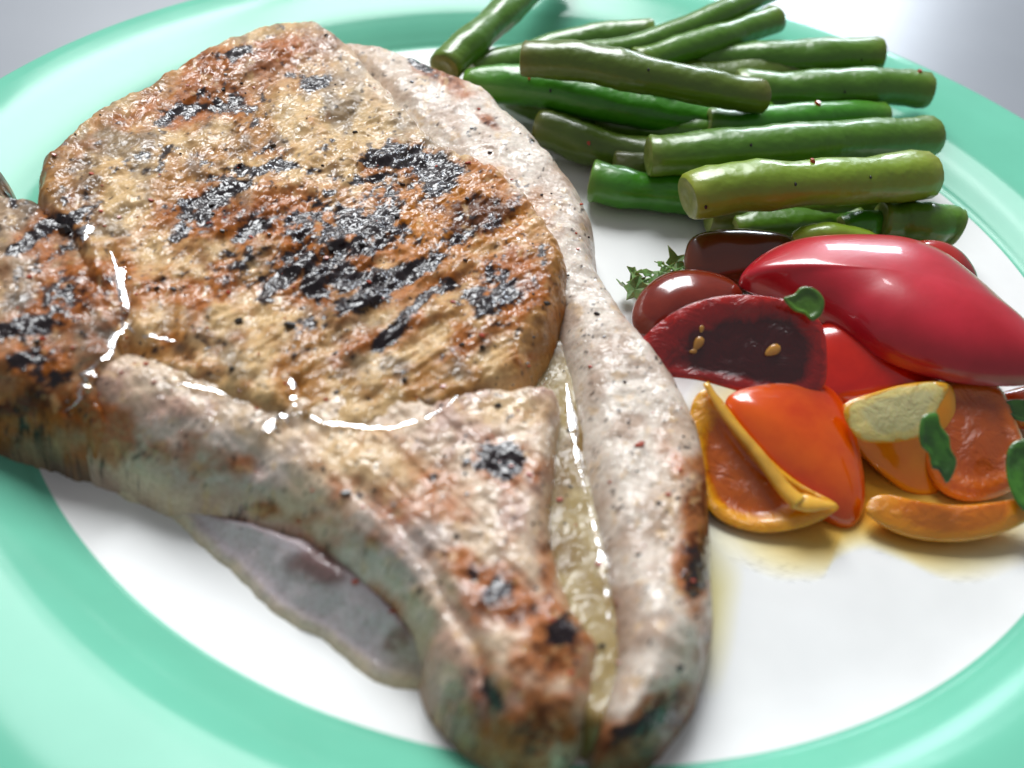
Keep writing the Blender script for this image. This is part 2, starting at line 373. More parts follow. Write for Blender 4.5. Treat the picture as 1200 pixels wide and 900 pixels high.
# --- lower lobe: paler meat tapering to the near end
low_out = [(520,462,2.0),(560,450,2.0),(600,452,2.0),(660,462,1.9),(660,520,1.9),(656,590,1.9),(668,650,1.9),(694,715,1.8),(712,760,1.5),(702,810,1.1),(690,870,.6),(650,925,.3),(590,925,.3),(545,885,.4),(508,838,.7),(492,795,1.0),(488,772,1.0),(472,748,1.1),(440,716,1.1),(395,680,1.1),(325,634,1.1),
           (245,600,1.2),(180,580,1.1),(128,562,.9),(70,548,.6),(20,526,.9),(-40,508,1.2),(-190,478,1.5),(-190,400,2.2),(20,400,2.2),(110,400,2.1),(150,400,1.9),(220,410,1.8),(300,430,1.8),(380,450,1.8),(460,455,1.8)]
def low_top(X, Y, d):
    px, py = proj(X, Y, 2.0+0*X)
    z = 1.72 + .035*np.clip(-X, 0, 9) + .05*np.clip(-X-8, 0, 6) - .10*sst(720, 900, py) + .14*fbm(X, Y, .5, 3, 5) + .07*fbm(X, Y, 1.5, 3, 14)
    z += .06*fbm(X, Y, 3.2, 4, 1, .6) + .012*fbm(X, Y, 7, 3, 8)
    z += .03*(1-2*np.abs(fibre(px, py, 42, .25, 2.4, .05, 5)))
    z -= .16*gouge(px, py, [(425,560),(500,640),(560,740),(585,830)], 10) - .1*ell(px, py, 610, 770, 30, 60, 10)
    z -= .14*gouge(px, py, SEAM5, 10) + .12*gouge(px, py, [(160,500),(240,520),(330,560)], 8)
    return z
def low_col(X, Y, Z, d, px, py):
    base = mix(np.broadcast_to(lin((208,184,158)), X.shape+(3,)), np.broadcast_to(lin((184,150,132)), X.shape+(3,)), sst(-.2, .5, fbm(px, py, .025, 4, 2)))
    base = mix(base, np.broadcast_to(CREAM, X.shape+(3,)), .8*sst(.1,.9,ell(px, py, 600, 480, 60, 20)+ell(px, py, 430, 540, 90, 40, 20)))
    base = mix(base, np.broadcast_to(lin((196,188,184)), X.shape+(3,)), .6*sst(0, .6, ell(px, py, 230, 530, 100, 34, 14)+ell(px, py, 450, 640, 60, 50)+.3*fbm(px, py, .04, 3, 3)))
    base = mix(base, np.broadcast_to(lin((150,104,96)), X.shape+(3,)), .75*sst(.2, .9, ell(px, py, 560, 840, 60, 50)))
    brl = [(60,500,120,40,8,1.0),(480,600,110,70,20,.5),(620,480,50,16,0,.4),(230,540,90,30,14,.45),(610,860,70,60,0,.9),(560,670,70,24,30,1.0),(590,700,44,30,30,1.1),(555,668,70,20,20,1.0),(655,755,44,60,0,1.1),(640,840,60,60,0,.9),(455,720,16,50,-30,.8),(585,545,50,30,0,.8),(640,660,18,90,0,.6),(500,560,90,50,10,.45),(160,520,60,16,10,.6),(560,740,20,60,-20,.5),(330,600,70,10,10,.5)]
    chl = [(585,540,34,21,10,1.3),(550,668,40,8,30,.7),(585,690,20,14,30,.8),(655,742,20,22,0,1.2),(576,812,8,26,-20,.9),(462,752,9,18,-20,.9),(505,560,12,8,0,.6),(420,580,10,6,0,.6),(660,800,30,16,0,.5)]
    col, mk = sear(px, py, base, seed=5, brl=brl, chl=chl)
    return col

# --- thin end: crumbly browned tail running off the left edge over the rim
tail_out = [(-190,180,2.6),(-100,172,2.6),(-20,178,2.5),(6,190,2.4),(10,215,2.4),(28,232,2.3),(56,236,2.3),(90,262,2.2),(150,292,2.0),(180,330,2.0),(190,384,2.0),(160,430,2.0),(140,480,2.0),(128,500,2.0),(90,500,2.0),(40,486,2.1),(-30,470,2.2),(-100,455,2.2),(-190,440,2.2)]
def tail_top(X, Y, d):
    px, py = proj(X, Y, 2.6+0*X)
    z = 2.15 + .04*np.clip(-X-8, 0, 6) + .2*fbm(X, Y, .5, 3, 2) + .12*fbm(X, Y, 1.3, 3, 6) + .09*fbm(X, Y, 3.0, 4, 8, .6) + .03*fbm(X, Y, 7, 3, 3)
    return z - .2*ell(px, py, 60, 420, 90, 34, 0) - .35*sst(370, 500, py)
def tail_col(X, Y, Z, d, px, py):
    base = mix(np.broadcast_to(lin((166,140,112)), X.shape+(3,)), np.broadcast_to(GREY, X.shape+(3,)), sst(-.2, .5, fbm(px, py, .025, 4, 3)))
    col, mk = sear(px, py, base, seed=7)
    return col

# --- rib bone side under the lower lobe
rib_out = [(120,540,1.4),(132,566,.9),(160,582,.6),(200,600,.5),(240,640,.4),(285,682,.4),(330,722,.4),(385,752,.4),(430,792,.4),(470,806,.4),(512,806,.4),(530,780,.8),(520,720,1.2),(470,650,1.5),(380,590,1.6),(260,560,1.6),(170,530,1.6)]
def rib_top(X, Y, d):
    px, py = proj(X, Y, 1.0+0*X)
    return .36 + .66*sst(.02, .75, d) + .04*fbm(X, Y, 1.8, 3, 6) + .05*np.exp(-((d-.12)/.07)**2)
def rib_col(X, Y, Z, d, px, py):
    blue = lin((200,186,190)); dark = lin((120,88,84)); lip = lin((222,200,168)); ol = lin((176,158,134))
    c = mix(np.broadcast_to(blue, X.shape+(3,)), np.broadcast_to(dark, X.shape+(3,)), .9*sst(.2,.8, ell(px, py, 375, 665, 40, 26, 30)+ell(px, py, 465, 750, 16, 20, 30)+.3*fbm(px, py, .03, 3, 4)))
    c = mix(c, np.broadcast_to(ol, c.shape), .8*sst(250, 170, px) + .7*sst(430, 480, px)*sst(700,790,py))
    return mix(c, np.broadcast_to(lip, c.shape), .85*sst(.20, .04, d + .06*fbm(px, py, .04, 3, 9)))

# --- translucent channel between lobe and fat
gap_out = [(610,430,1.6),(660,380,1.6),(700,420,1.6),(720,540,1.6),(742,640,1.6),(760,740,1.5),(750,800,1.2),(730,860,.6),(690,890,.5),(650,830,1.0),(640,740,1.5),(610,640,1.6),(600,540,1.6)]
def gap_top(X, Y, d): return 1.12 + .04*fbm(X, Y, 1.4, 3, 3)
def gap_col(X, Y, Z, d, px, py):
    return mix(np.broadcast_to(lin((158,138,92)), X.shape+(3,)), np.broadcast_to(lin((120,92,44)), X.shape+(3,)), sst(-.2, .6, fbm(px, py, .02, 3, 4)))

lobe('rib_bone', rib_out, rib_top, .16, rib_col, M_soft, .09, None, 1.8)
lobe('connective_gap', gap_out, gap_top, .3, gap_col, M_jelly, .03)
lobe('fat_rim', fat_out, fat_top, .75, fat_col, M_fat, .05)
lobe('thin_end', tail_out, tail_top, .6, tail_col, M_lean, .16, None, 1.6)
lobe('lower_lobe', low_out, low_top, lambda X, Y: .40+.95*sst(-1.5, -4.5, X)+.6*sst(-6, -9, Y)*sst(-3,0,X), low_col, M_soft, .09)
lobe('loin_eye', eye_out, eye_top, .55, eye_col, M_lean, .10)

def hz(x, y):
    i = np.clip((np.asarray(x)-GX0)/STEP, 0, len(gx)-2); j = np.clip((np.asarray(y)-GY0)/STEP, 0, len(gy)-2)
    return HMAP[np.asarray(i).astype(int), np.asarray(j).astype(int)]
def hit(px, py):
    d = ray(px, py); d = d/np.linalg.norm(d); t = (3.6-CAM[2])/d[2]
    for k in range(600):
        p = CAM+d*t
        if GX0 < p[0] < GX1 and GY0 < p[1] < GY1: h = float(hz(p[0], p[1]))
        else: h = float(zplate(p[0], p[1]))
        if p[2] <= h: return p
        t += .02
    return p

# ---------------------------------------------------------------- liquids
def tube(path, rad, flat=.6, segs=10, caps=True, half=False):
    P = np.array(path, float); n = len(P); V = []; F = []
    rad = np.broadcast_to(rad, (n,))
    T = np.gradient(P, axis=0); T /= np.linalg.norm(T, axis=1)[:, None]+1e-9
    for i in range(n):
        up = np.array([0,0,1.0]); s = np.cross(T[i], up); s /= np.linalg.norm(s)+1e-9; u = np.cross(s, T[i])
        for k in range(segs):
            a = math.pi*k/(segs-1) if half else 2*math.pi*k/segs; V.append(P[i]+rad[i]*(s*math.cos(a)+u*flat*math.sin(a)))
    for i in range(n-1):
        for k in range(segs-1 if half else segs):
            a = i*segs+k; b = i*segs+(k+1) % segs; F.append((a, b, b+segs, a+segs))
    if caps: F.append(tuple(range(segs))[::-1]); F.append(tuple((n-1)*segs+k for k in range(segs)))
    return V, F
juice_V = []; juice_F = []
def add_geo(VV, FF, V, F):
    o = len(VV); VV.extend(V); FF.extend([tuple(i+o for i in f) for f in F])
def rivulet(L, w, lift=.0):
    Q = spline([(a, b) for a, b in L], 10); P = np.array([hit(*q) for q in Q])
    z = P[:,2].copy()
    for _ in range(3): z = np.convolve(np.pad(z, 2, 'edge'), np.ones(5)/5, 'valid')
    P[:,2] = z+lift
    n = len(P); t = np.linspace(0, 1, n); r = w*np.clip(np.sin(math.pi*t)**.7, .04, 1)*(1+.75*np.interp(t, np.linspace(0,1,11), rng.uniform(-1,1.2,11)))
    P[:,2] += .012*np.interp(t, np.linspace(0,1,21), rng.uniform(-.6,.8,21)) + .012
    V, F = tube(P, r, .34, 12, False, True); add_geo(juice_V, juice_F, V, F)
rivulet(SEAM1, .06); rivulet(SEAM2, .05); rivulet(SEAM5+SEAM3[2:], .05); rivulet(SEAM4, .045)
rivulet([(110,425),(100,450),(92,468)], .11); rivulet([(306,512),(322,496),(344,488)], .12)
rivulet([(340,440),(344,470),(348,486)], .06)
rivulet([(664,450),(674,520),(686,580)], .06); rivulet([(690,590),(704,650),(712,700),(714,740)], .07)
rivulet([(104,260),(98,288)], .09); rivulet([(140,312),(146,330)], .12)
jo = mesh_obj('meat_juice', juice_V, juice_F, M_juice, chop); jo['kind'] = 'stuff'

# ---------------------------------------------------------------- seasoning specks
M_flake = mat('chilli_flake', tuple(lin((176,60,20))), .35, Coat_Weight=.5)
M_pepper = mat('cracked_pepper', tuple(lin((34,30,28))), .4, Coat_Weight=.4)
M_gherb = mat('dried_herb', tuple(lin((70,70,40))), .6)
def specks(name, n, size, material, region, flat=.5, pts=()):
    VV = []; FF = []
    todo = list(pts)
    while len(todo) < n: todo.append((random.uniform(*region[0]), random.uniform(*region[1])))
    for q in todo:
        p = hit(*q[:2])
        if p[2] < zplate(p[0], p[1])+.35: continue
        s = size*(random.uniform(.45, .8) if random.random() < .7 else random.uniform(.8, 1.7))*(q[2] if len(q) > 2 else 1)
        k = random.choice((5, 6, 7)); a0 = random.random()*6
        sq = random.uniform(.45, 1); V = []; tilt = np.array([random.uniform(-.4,.4), random.uniform(-.4,.4)])
        for zz in (-1, 1):
            for i in range(k):
                a = a0+2*math.pi*i/k; r = s*random.uniform(.6, 1.1)*(1 if zz < 0 else .75)
                x, y = r*math.cos(a), r*.8*math.sin(a)
                y = y*sq + x*.4*(1-sq); V.append((p[0]+x, p[1]+y, p[2]+.3*s+zz*flat*s*.5+x*tilt[0]+y*tilt[1]))
        F = [tuple(range(k))[::-1], tuple(range(k, 2*k))] + [(i, (i+1) % k, k+(i+1) % k, k+i) for i in range(k)]
        add_geo(VV, FF, V, F)
    o = mesh_obj(name, VV, FF, material, chop, False); o['kind'] = 'stuff'; return o
specks('chilli_flakes', 240, .045, M_flake, ((20,820),(90,800)), .4, [(750,522,1.6),(170,362,1.5),(118,462,1.5),(108,480,1.2),(425,595,1.4),(300,555,1.4),(366,575,1.2),(388,578,1.2),(352,612,1.2),(140,255,1.6),(160,345,1),(45,343,1.4),(120,218,1.4),(755,640,1),(765,484,1)])
specks('pepper_bits', 340, .042, M_pepper, ((10,820),(50,800)), .8, [(75,270,2.2),(474,446,1.9),(280,378,1.7),(340,383,1.9),(80,335,1.6),(96,390,1.4),(732,448,1),(640,357,1.3),(662,268,1),(666,323,1),(405,580,1.6),(440,548,1.2),(596,398,1.3),(625,396,1.6),(382,42,1.4),(370,100,1.8),(118,135,1.4),(545,556,1.2),(120,330,1.4)])

# ---------------------------------------------------------------- vegetables
def veg_mat(name, col, rough, sss, scale, dark=None, nscale=120, coat=.8, bs=.15):
    m = mat(name, tuple(col), rough, Subsurface_Weight=sss, Subsurface_Scale=scale, Coat_Weight=coat, Coat_Roughness=.05)
    pb(m).inputs['Subsurface Radius'].default_value = (1.0,.5,.2)
    dark = np.array(col)*.6 if dark is None else dark
    n = noise(m, nscale, 5, .6); r = ramp(m, n.outputs['Fac'], [(.3, tuple(dark)), (.62, tuple(col))]); LK(m, r.outputs[0], pb(m).inputs['Base Color'])
    b = bump(m, noise(m, nscale*3, 3).outputs['Fac'], bs, .0006); LK(m, b.outputs[0], pb(m).inputs['Normal'])
    return m
def bean_mat(name, c, c2):
    m = mat(name, rough=.36, Subsurface_Weight=.12, Subsurface_Scale=.002, Coat_Weight=.35, Coat_Roughness=.1)
    pb(m).inputs['Subsurface Radius'].default_value = (.5,1.0,.2)
    a = attr_color(m, 'along')
    n = noise(m, 110, 4, .6, .3); x = mixc(m, n.outputs['Fac'], tuple(lin(c)*.75), tuple(lin(c)*1.2))
    y = mixc(m, a.outputs['Fac'], x, tuple(lin(c2)))
    LK(m, y, pb(m).inputs['Base Color'])
    b = bump(m, noise(m, 420, 4).outputs['Fac'], .25, .0006); b2 = bump(m, noise(m, 90, 3).outputs['Fac'], .6, .002, b); LK(m, b2.outputs[0], pb(m).inputs['Normal'])
    return m
BM = [bean_mat('bean_green', (76,122,20), (106,128,36)), bean_mat('bean_bright', (58,134,16), (98,140,40)), bean_mat('bean_olive', (82,108,18), (104,104,26)), bean_mat('bean_yellow', (122,152,34), (148,156,50))]
M_cut = veg_mat('bean_cut_end', lin((150,160,84)), .45, .2, .002, lin((112,130,50)), 300, .3)
def bean(label, pts, rad, mi, seed, taper=(0,0), cut=(1,1)):
    """pts: (px, py, z) along the centre line"""
    rs = random.Random(seed)
    t = thing('green_bean', label, 'green bean', group='green beans piled at the back of the plate')
    P = spline([at(*p) for p in pts], 9); n = len(P)
    s = np.linspace(0, 1, n)
    P[:,1] += .07*np.sin(s*5+seed*1.7)*np.sin(s*math.pi)+.03*np.sin(s*13+seed)
    P[:,2] += .04*np.sin(s*7+seed)
    r = rad*(1+.05*np.sin(s*9+seed)+.04*np.sin(s*23+seed*2))
    r = r*(1-.5*taper[0]*np.exp(-s/.10))*(1-.5*taper[1]*np.exp(-(1-s)/.10))
    T = np.gradient(P, axis=0); T /= np.linalg.norm(T, axis=1)[:, None]
    V = []; F = []; A = []; K = 20
    ends = [(0, .0), (n-1, .0)]
    rings = [(P[0]-T[0]*.0, T[0], r[0]*.90)] + [(P[i]+(T[i]*.05 if i == 0 else -T[i]*.05 if i == n-1 else 0), T[i], r[i]) for i in range(n)] + [(P[-1], T[-1], r[-1]*.90)]
    roll = rs.uniform(-.5, .5); sr = rs.uniform(0, 3)
    for q, (p, tt, rr) in enumerate(rings):
        sd = np.cross(tt, (0,0,1)); sd /= np.linalg.norm(sd); u = np.cross(sd, tt)
        for k in range(K):
            a = 2*math.pi*k/K; b = a+roll
            e = 1 - .045*math.exp(-((math.cos(b))**2)/.02) + .06*math.cos(2*b) + .045*math.exp(-((math.sin(b*.5+sr))**2)/.05)*math.sin(q*1.25+seed)+ .02*math.sin(q*2.9+k*.9+seed)   # slight flattening and a seam
            V.append(p + rr*e*(sd*math.cos(a)+u*math.sin(a)))
            sv = max(0, min(1, (q-1)/(n-1))); A.append((math.exp(-sv/.08)*.8+math.exp(-(1-sv)/.08)*.8))
    for q in range(len(rings)-1):
        for k in range(K):
            a = q*K+k; b = q*K+(k+1) % K; F.append((a, a+K, b+K, b))
    A = np.clip(np.array(A), 0, 1)
    mesh_obj('pod', V, F, BM[mi], t, True, {'along': np.stack([A,A,A], 1)})
    for side in (0, 1):
        if not cut[side]: continue
        base = 0 if side == 0 else (len(rings)-1)*K
        R = np.array(V[base:base+K]); c = R.mean(0); nrm = -T[0] if side == 0 else T[-1]
        VV = list(R*1.0) + list(c+(R-c)*.6+nrm*.03) + list(c+(R-c)*.35-nrm*.02) + [c-nrm*.03]
        FF = []
        for g in range(2):
            for k in range(K): a = g*K+k; b = g*K+(k+1) % K; FF.append((a, b, b+K, a+K) if side == 1 else (a, a+K, b+K, b))
        for k in range(K): a = 2*K+k; b = 2*K+(k+1) % K; FF.append((a, b, 3*K) if side == 1 else (b, a, 3*K))
        mesh_obj('cut_end', VV, FF, M_cut, t)
    return t
B = .455
bean('dark green bean standing apart, leaning off the far edge beside the chop', [(520,82,1.5),(562,40,1.8),(612,-8,2.0),(660,-60,2.2)], B*.95, 0, 1, (.2,0))
bean('thin bean hidden at the back, only its top edge showing on the mint rim', [(552,84,1.2),(660,52,1.5),(765,40,1.8)], B*.8, 0, 2)
bean('farthest wet bean with a long white highlight, rising to the top edge', [(668,66,1.9),(770,46,2.1),(850,16,2.3),(915,-18,2.4)], B*.72, 0, 3)
bean('short farthest bean with a dark blunt end below the one touching the top edge', [(745,72,1.9),(830,50,2.0),(908,20,2.1)], B*.85, 0, 4)
bean('long olive bean lying across the pile with a brown right tip', [(612,66,2.5),(700,76,2.6),(800,96,2.5),(896,112,2.2)], B*.95, 2, 5, (0,.4))
bean('long bright green bean touching the fat edge of the chop, highlight along its left part', [(545,98,1.3),(640,104,1.5),(730,124,1.5),(820,140,1.3),(900,140,1.1)], B*1.05, 1, 6, (.5,.1))
bean('small bean half hidden between the olive bean and the long bright bean', [(655,92,1.7),(720,100,1.8),(800,116,1.6)], B*.8, 1, 7)
bean('thick straight bean at the far right of the pile, uppermost on the right side', [(775,74,1.4),(900,68,1.8),(1030,66,2.0)], B*1.05, 0, 8)
bean('thick dark bean whose right end reaches farthest over the mint rim', [(862,104,1.5),(980,102,1.7),(1088,106,1.7)], B*1.05, 0, 9)
bean('thin bright bean in the middle right of the pile carrying a red fleck', [(830,142,1.5),(930,142,1.5),(1038,132,1.5)], B*.8, 1, 10, (0,.3))
bean('long thick bean with an angled right end, just above the yellowish bean', [(760,180,1.6),(880,178,1.7),(1000,164,1.7),(1092,156,1.6)], B*1.08, 0, 11, (0,.2))
bean('yellowish green bean on top of the front of the pile, square pale left end', [(806,230,1.9),(930,214,2.1),(1086,204,1.9)], B*1.12, 3, 12)
bean('dark olive bean under the pile with a rounded left end by the chop fat', [(628,148,.95),(690,168,.85),(780,190,.8),(840,200,.8)], B*1.1, 2, 13, (.5,0))
bean('dark green bean low on the white well, blunt end just right of the chop', [(692,214,.8),(780,226,.8),(900,238,.8)], B*1.05, 1, 14)
bean('bean lying in the shade directly beneath the yellowish bean', [(830,250,.8),(930,248,.85),(1050,240,.9)], B*1.0, 2, 15)
bean('short bean at the front right of the pile crossing onto the white edge', [(1030,258,1.1),(1080,260,1.1),(1124,266,1.05)], B*1.0, 0, 16)
bean('pale green bean end peeping out above the large red tomato wedge', [(985,266,1.0),(1040,264,1.0)], B*.7, 1, 17)
bean('flat yellow green bean resting against the back of the large red tomato wedge', [(930,282,1.3),(985,280,1.5),(1052,292,1.3)], B*.62, 3, 18, (.3,.5))
bean('dark bean lying low between the long bright bean and the thick angled one', [(596,112,.8),(680,132,.8),(800,158,1.0),(900,160,1.0)], B, 0, 21, (.4,0))
bean('low green bean behind the thin bright one, seen between two thick beans', [(800,122,1.1),(930,120,1.3),(1030,118,1.4)], B*.9, 1, 22)
bean('dim bean low in the pile between the angled bean and the yellowish bean', [(720,196,.8),(900,200,1.0),(1060,184,1.2)], B*.9, 2, 23)
bean('shaded green bean at the bottom front of the pile above the brown tomato', [(860,268,.75),(940,262,.8),(1010,262,.85)], B*.8, 0, 24)
bean('buried bean filling the middle of the pile, seen only between the others', [(700,140,.9),(860,170,.9),(1040,180,1.2)], B, 0, 19)
bean('buried back bean on the rim, seen only in the gaps of the pile', [(660,88,1.2),(800,92,1.4),(960,90,1.5)], B, 2, 20)

from mathutils.bvhtree import BVHTree
beans = [o for o in C.objects if o.name.startswith('green_bean')]
def fleck(px, py, size, m):
    d = ray(px, py); best = None
    for b in beans:
        for c in b.children:
            if not c.name.startswith('pod'): continue
            bv = BVHTree.FromPolygons([v.co[:] for v in c.data.vertices], [p.vertices[:] for p in c.data.polygons])
            h = bv.ray_cast(Vector(CAM*U), Vector(d).normalized())
            if h[0] is not None and (best is None or h[3] < best[1]): best = (h, h[3], b)
    if best is None: return
    p = np.array(best[0][0])/U; n = np.array(best[0][1]); n = n if np.dot(n, d) < 0 else -n
    u = np.cross(n, (1,0,.3)); u /= np.linalg.norm(u); v = np.cross(n, u); k = 6; V = []
    for h in (-.2, .5):
        for i in range(k):
            a = 2*math.pi*i/k; r = size*random.uniform(.6,1.1)*(1 if h < 0 else .7); V.append(p+u*r*math.cos(a)+v*r*.7*math.sin(a)+n*h*size)
    mesh_obj('seasoning_fleck', V, [tuple(range(k))[::-1], tuple(range(k, 2*k))]+[(i, (i+1) % k, k+(i+1) % k, k+i) for i in range(k)], m, best[2], False)
for q in ((952,189,.10,0),(958,122,.13,0),(1078,84,.09,0),(932,216,.05,1),(827,243,.06,1),(690,168,.09,0),(880,170,.05,1),(1010,70,.05,1),(760,82,.05,1),(645,106,.06,1),(990,108,.05,1),(620,92,.05,0),(1020,208,.05,1)):
    fleck(q[0], q[1], q[2], M_pepper if q[3] else M_flake)

# ---------------------------------------------------------------- tomatoes: outline on a tilted plane, bulging to both sides
def tom_skin(name, c, c2=None, rough=.18):
    return veg_mat(name, lin(c), rough, .35, .004, lin(c2) if c2 is not None else lin(c)*.75, 70, .6, .08)
def tom_flesh(name, skin, wall, gel):
    """cut face: attribute s is 0 in the middle, 1 at the skin"""
    m = mat(name, rough=.2, Subsurface_Weight=.35, Subsurface_Scale=.004, Coat_Weight=.8, Coat_Roughness=.06)
    pb(m).inputs['Subsurface Radius'].default_value = (1.0,.4,.15)
    a = attr_color(m, 's'); n = noise(m, 230, 5, .65, .8)
    ad = N(m, 'ShaderNodeMath', operation='MULTIPLY_ADD'); LK(m, n.outputs['Fac'], ad.inputs[0]); ad.inputs[1].default_value = .40; LK(m, a.outputs['Fac'], ad.inputs[2])
    sb = N(m, 'ShaderNodeMath', operation='SUBTRACT'); LK(m, ad.outputs[0], sb.inputs[0]); sb.inputs[1].default_value = .20
    r = ramp(m, sb.outputs[0], [(.0, tuple(lin(gel))), (.60, tuple(lin(gel))), (.74, tuple(lin(wall))), (.90, tuple(lin(wall))), (.96, tuple(lin(skin)))])
    LK(m, r.outputs[0], pb(m).inputs['Base Color'])
    b = bump(m, n.outputs['Fac'], .55, .0018); LK(m, b.outputs[0], pb(m).inputs['Normal'])
    return m
def closed(P, k=6):
    P = np.array(P, float); Q = np.vstack([P[-1:], P, P[:2]]); out = []
    for i in range(1, len(Q)-2):
        for t in np.arange(k)/k:
            p0,p1,p2,p3 = Q[i-1:i+3]
            out.append(.5*((2*p1)+(-p0+p2)*t+(2*p0-5*p1+4*p2-p3)*t*t+(-p0+3*p1-3*p2+p3)*t**3))
    return np.array(out)
def lens(name, out_px, z, nrm, front, back, m_front, m_back, parent, front_pow=2.0, back_pow=2.0, fname='flesh', bname='skin', rings=16, sink=0., centre=None):
    c2 = np.mean(out_px, 0) if centre is None else np.array(centre, float)
    nrm = np.array(nrm, float); nrm /= np.linalg.norm(nrm)
    p0 = at(c2[0], c2[1], z)
    if np.dot(nrm, CAM-p0) < 0: nrm = -nrm
    B_ = np.array([onplane(x, y, p0, nrm) for x, y in closed(out_px)]); c = onplane(c2[0], c2[1], p0, nrm); K = len(B_)
    objs = []
    for side, depth, pw, mm, nm in ((1, front, front_pow, m_front, fname), (-1, back, back_pow, m_back, bname)):
        V = []; sA = []; F = []
        for q in range(rings+1):
            s = math.sin(.5*math.pi*(1-q/rings)) if pw >= 1.5 else 1-q/rings
            h = depth*(max(0, 1-s**pw))**(1/pw)
            if sink and side == 1: h -= sink*sst(.88, .55, s)
            for b in B_:
                V.append(c+(b-c)*s+side*nrm*h); sA.append(s)
        for q in range(rings):
            for k in range(K):
                a = q*K+k; b = q*K+(k+1) % K
                F.append((a, b, b+K, a+K) if side == 1 else (a, a+K, b+K, b))
        sA = np.array(sA); objs.append(mesh_obj(nm, V, F, mm, parent, True, {'s': np.stack([sA]*3, 1)}))
    return objs, p0, nrm, c
def seed_at(px, py, p0, nrm, lift, parent, m, size=.11, ang=0):
    c = onplane(px, py, p0, nrm)+nrm*lift; u = np.cross(nrm, (0,0,1)); u /= np.linalg.norm(u)+1e-9; v = np.cross(nrm, u)
    t = math.radians(ang); a, b = u*math.cos(t)+v*math.sin(t), -u*math.sin(t)+v*math.cos(t)
    V = []; F = []
    for i in range(7):
        th = math.pi*i/6
        for k in range(10):
            ph = 2*math.pi*k/10; w_ = math.sin(th)*(1-.35*math.cos(th))
            V.append(c+size*(a*1.35*math.cos(th)+b*.8*w_*math.cos(ph)+nrm*.25*w_*math.sin(ph)))
    for i in range(6):
        for k in range(10): x = i*10+k; y = i*10+(k+1) % 10; F.append((x, y, y+10, x+10))
    mesh_obj('seed', V, F, m, parent)
S_red = tom_skin('red_skin', (196,30,50), (172,18,34), .3); S_dred = tom_skin('dark_red_skin', (170,24,14), (120,14,10)); S_brown = tom_skin('brown_skin', (104,44,16), (76,30,12))
S_or = tom_skin('orange_skin', (226,92,4), (200,56,0)); S_yel = tom_skin('yellow_skin', (236,160,10), (222,134,6)); S_redor = tom_skin('scarlet_skin', (206,32,4), (180,20,2)); S_amb = tom_skin('amber_skin', (206,104,12), (176,76,8))
F_dark = tom_flesh('dark_flesh', (190,26,16), (150,18,14), (70,10,12)); F_red = tom_flesh('red_flesh', (176,20,36), (220,80,60), (180,30,10))
F_or = tom_flesh('orange_flesh', (232,120,10), (232,110,8), (214,84,2)); F_yel = tom_flesh('yellow_flesh', (240,166,16), (236,160,24), (196,92,6)); F_pale = tom_flesh('pale_flesh', (228,160,20), (226,206,130), (206,196,140))
F_amb = tom_flesh('amber_flesh', (222,126,20), (200,98,14), (176,78,10))
M_seed = veg_mat('seed_coat', lin((212,150,60)), .3, .3, .001)
G = 'cut tomato pieces beside the beans'

t = thing('tomato_piece', 'brown skinned tomato piece farthest back, tucked under the shaded beans', 'tomato', group=G)
lens('x', [(806,322),(806,285),(830,272),(880,270),(928,280),(935,310),(900,338),(850,336)], .9, (.1,-.4,1), .35, .5, F_amb if 0 else S_brown, S_brown, t, bname='flesh', fname='skin')
t = thing('tomato_piece', 'brownish red tomato piece with a white glint, behind the dark seeded half', 'tomato', group=G)
lens('x', [(740,375),(748,348),(775,326),(815,320),(855,330),(872,352),(850,380),(790,392),(755,394)], .95, (-.1,-.3,1), .5, .5, tom_skin('rust_skin', (130,42,24), (96,26,16)), F_dark, t, bname='flesh', fname='skin')
t = thing('tomato_piece', 'small scarlet tomato tip behind the large glossy red wedge', 'tomato', group=G)
lens('x', [(1040,300),(1065,286),(1100,286),(1130,304),(1144,335),(1110,350),(1060,340)], 1.3, (.1,-.3,1), .4, .6, S_dred, F_red, t, bname='flesh', fname='skin')
t = thing('tomato_piece', 'scarlet orange tomato piece under the lower edge of the large red wedge', 'tomato', group=G)
lens('x', [(940,400),(985,376),(1040,400),(1090,430),(1100,460),(1040,478),(985,482),(945,470)], 1.0, (0,-.5,1), .35, .6, S_redor, S_redor, t, bname='flesh', fname='skin')
t = thing('tomato_piece', 'amber tomato piece at the right, behind the small dark basil leaf', 'tomato', group=G)
lens('x', [(1085,470),(1110,446),(1165,450),(1188,490),(1200,530),(1190,572),(1140,588),(1098,570),(1078,520)], .85, (.0,-.4,1), .30, .5, F_amb, S_amb, t, sink=.12)
t = thing('tomato_piece', 'smooth orange tomato piece in the middle, between the two yellow cut pieces', 'tomato', group=G)
lens('x', [(850,470),(900,450),(960,450),(990,480),(1008,540),(1012,590),(998,618),(970,612),(930,580),(880,530)], .75, (.15,-.35,1), .42, .4, S_or, F_or, t, bname='flesh', fname='skin')
t = thing('tomato_piece', 'yellow tomato quarter with a raised pale rib across its orange gel, nearest the chop', 'tomato', group=G)
o7, p7, n7, c7 = lens('x', [(812,470),(835,458),(870,500),(905,540),(940,568),(980,590),(975,602),(940,618),(890,624),(845,610),(822,580),(808,520)], .78, (-.1,-.5,1), 0.05, .42, F_yel, S_yel, t, sink=.16, centre=(870,560))
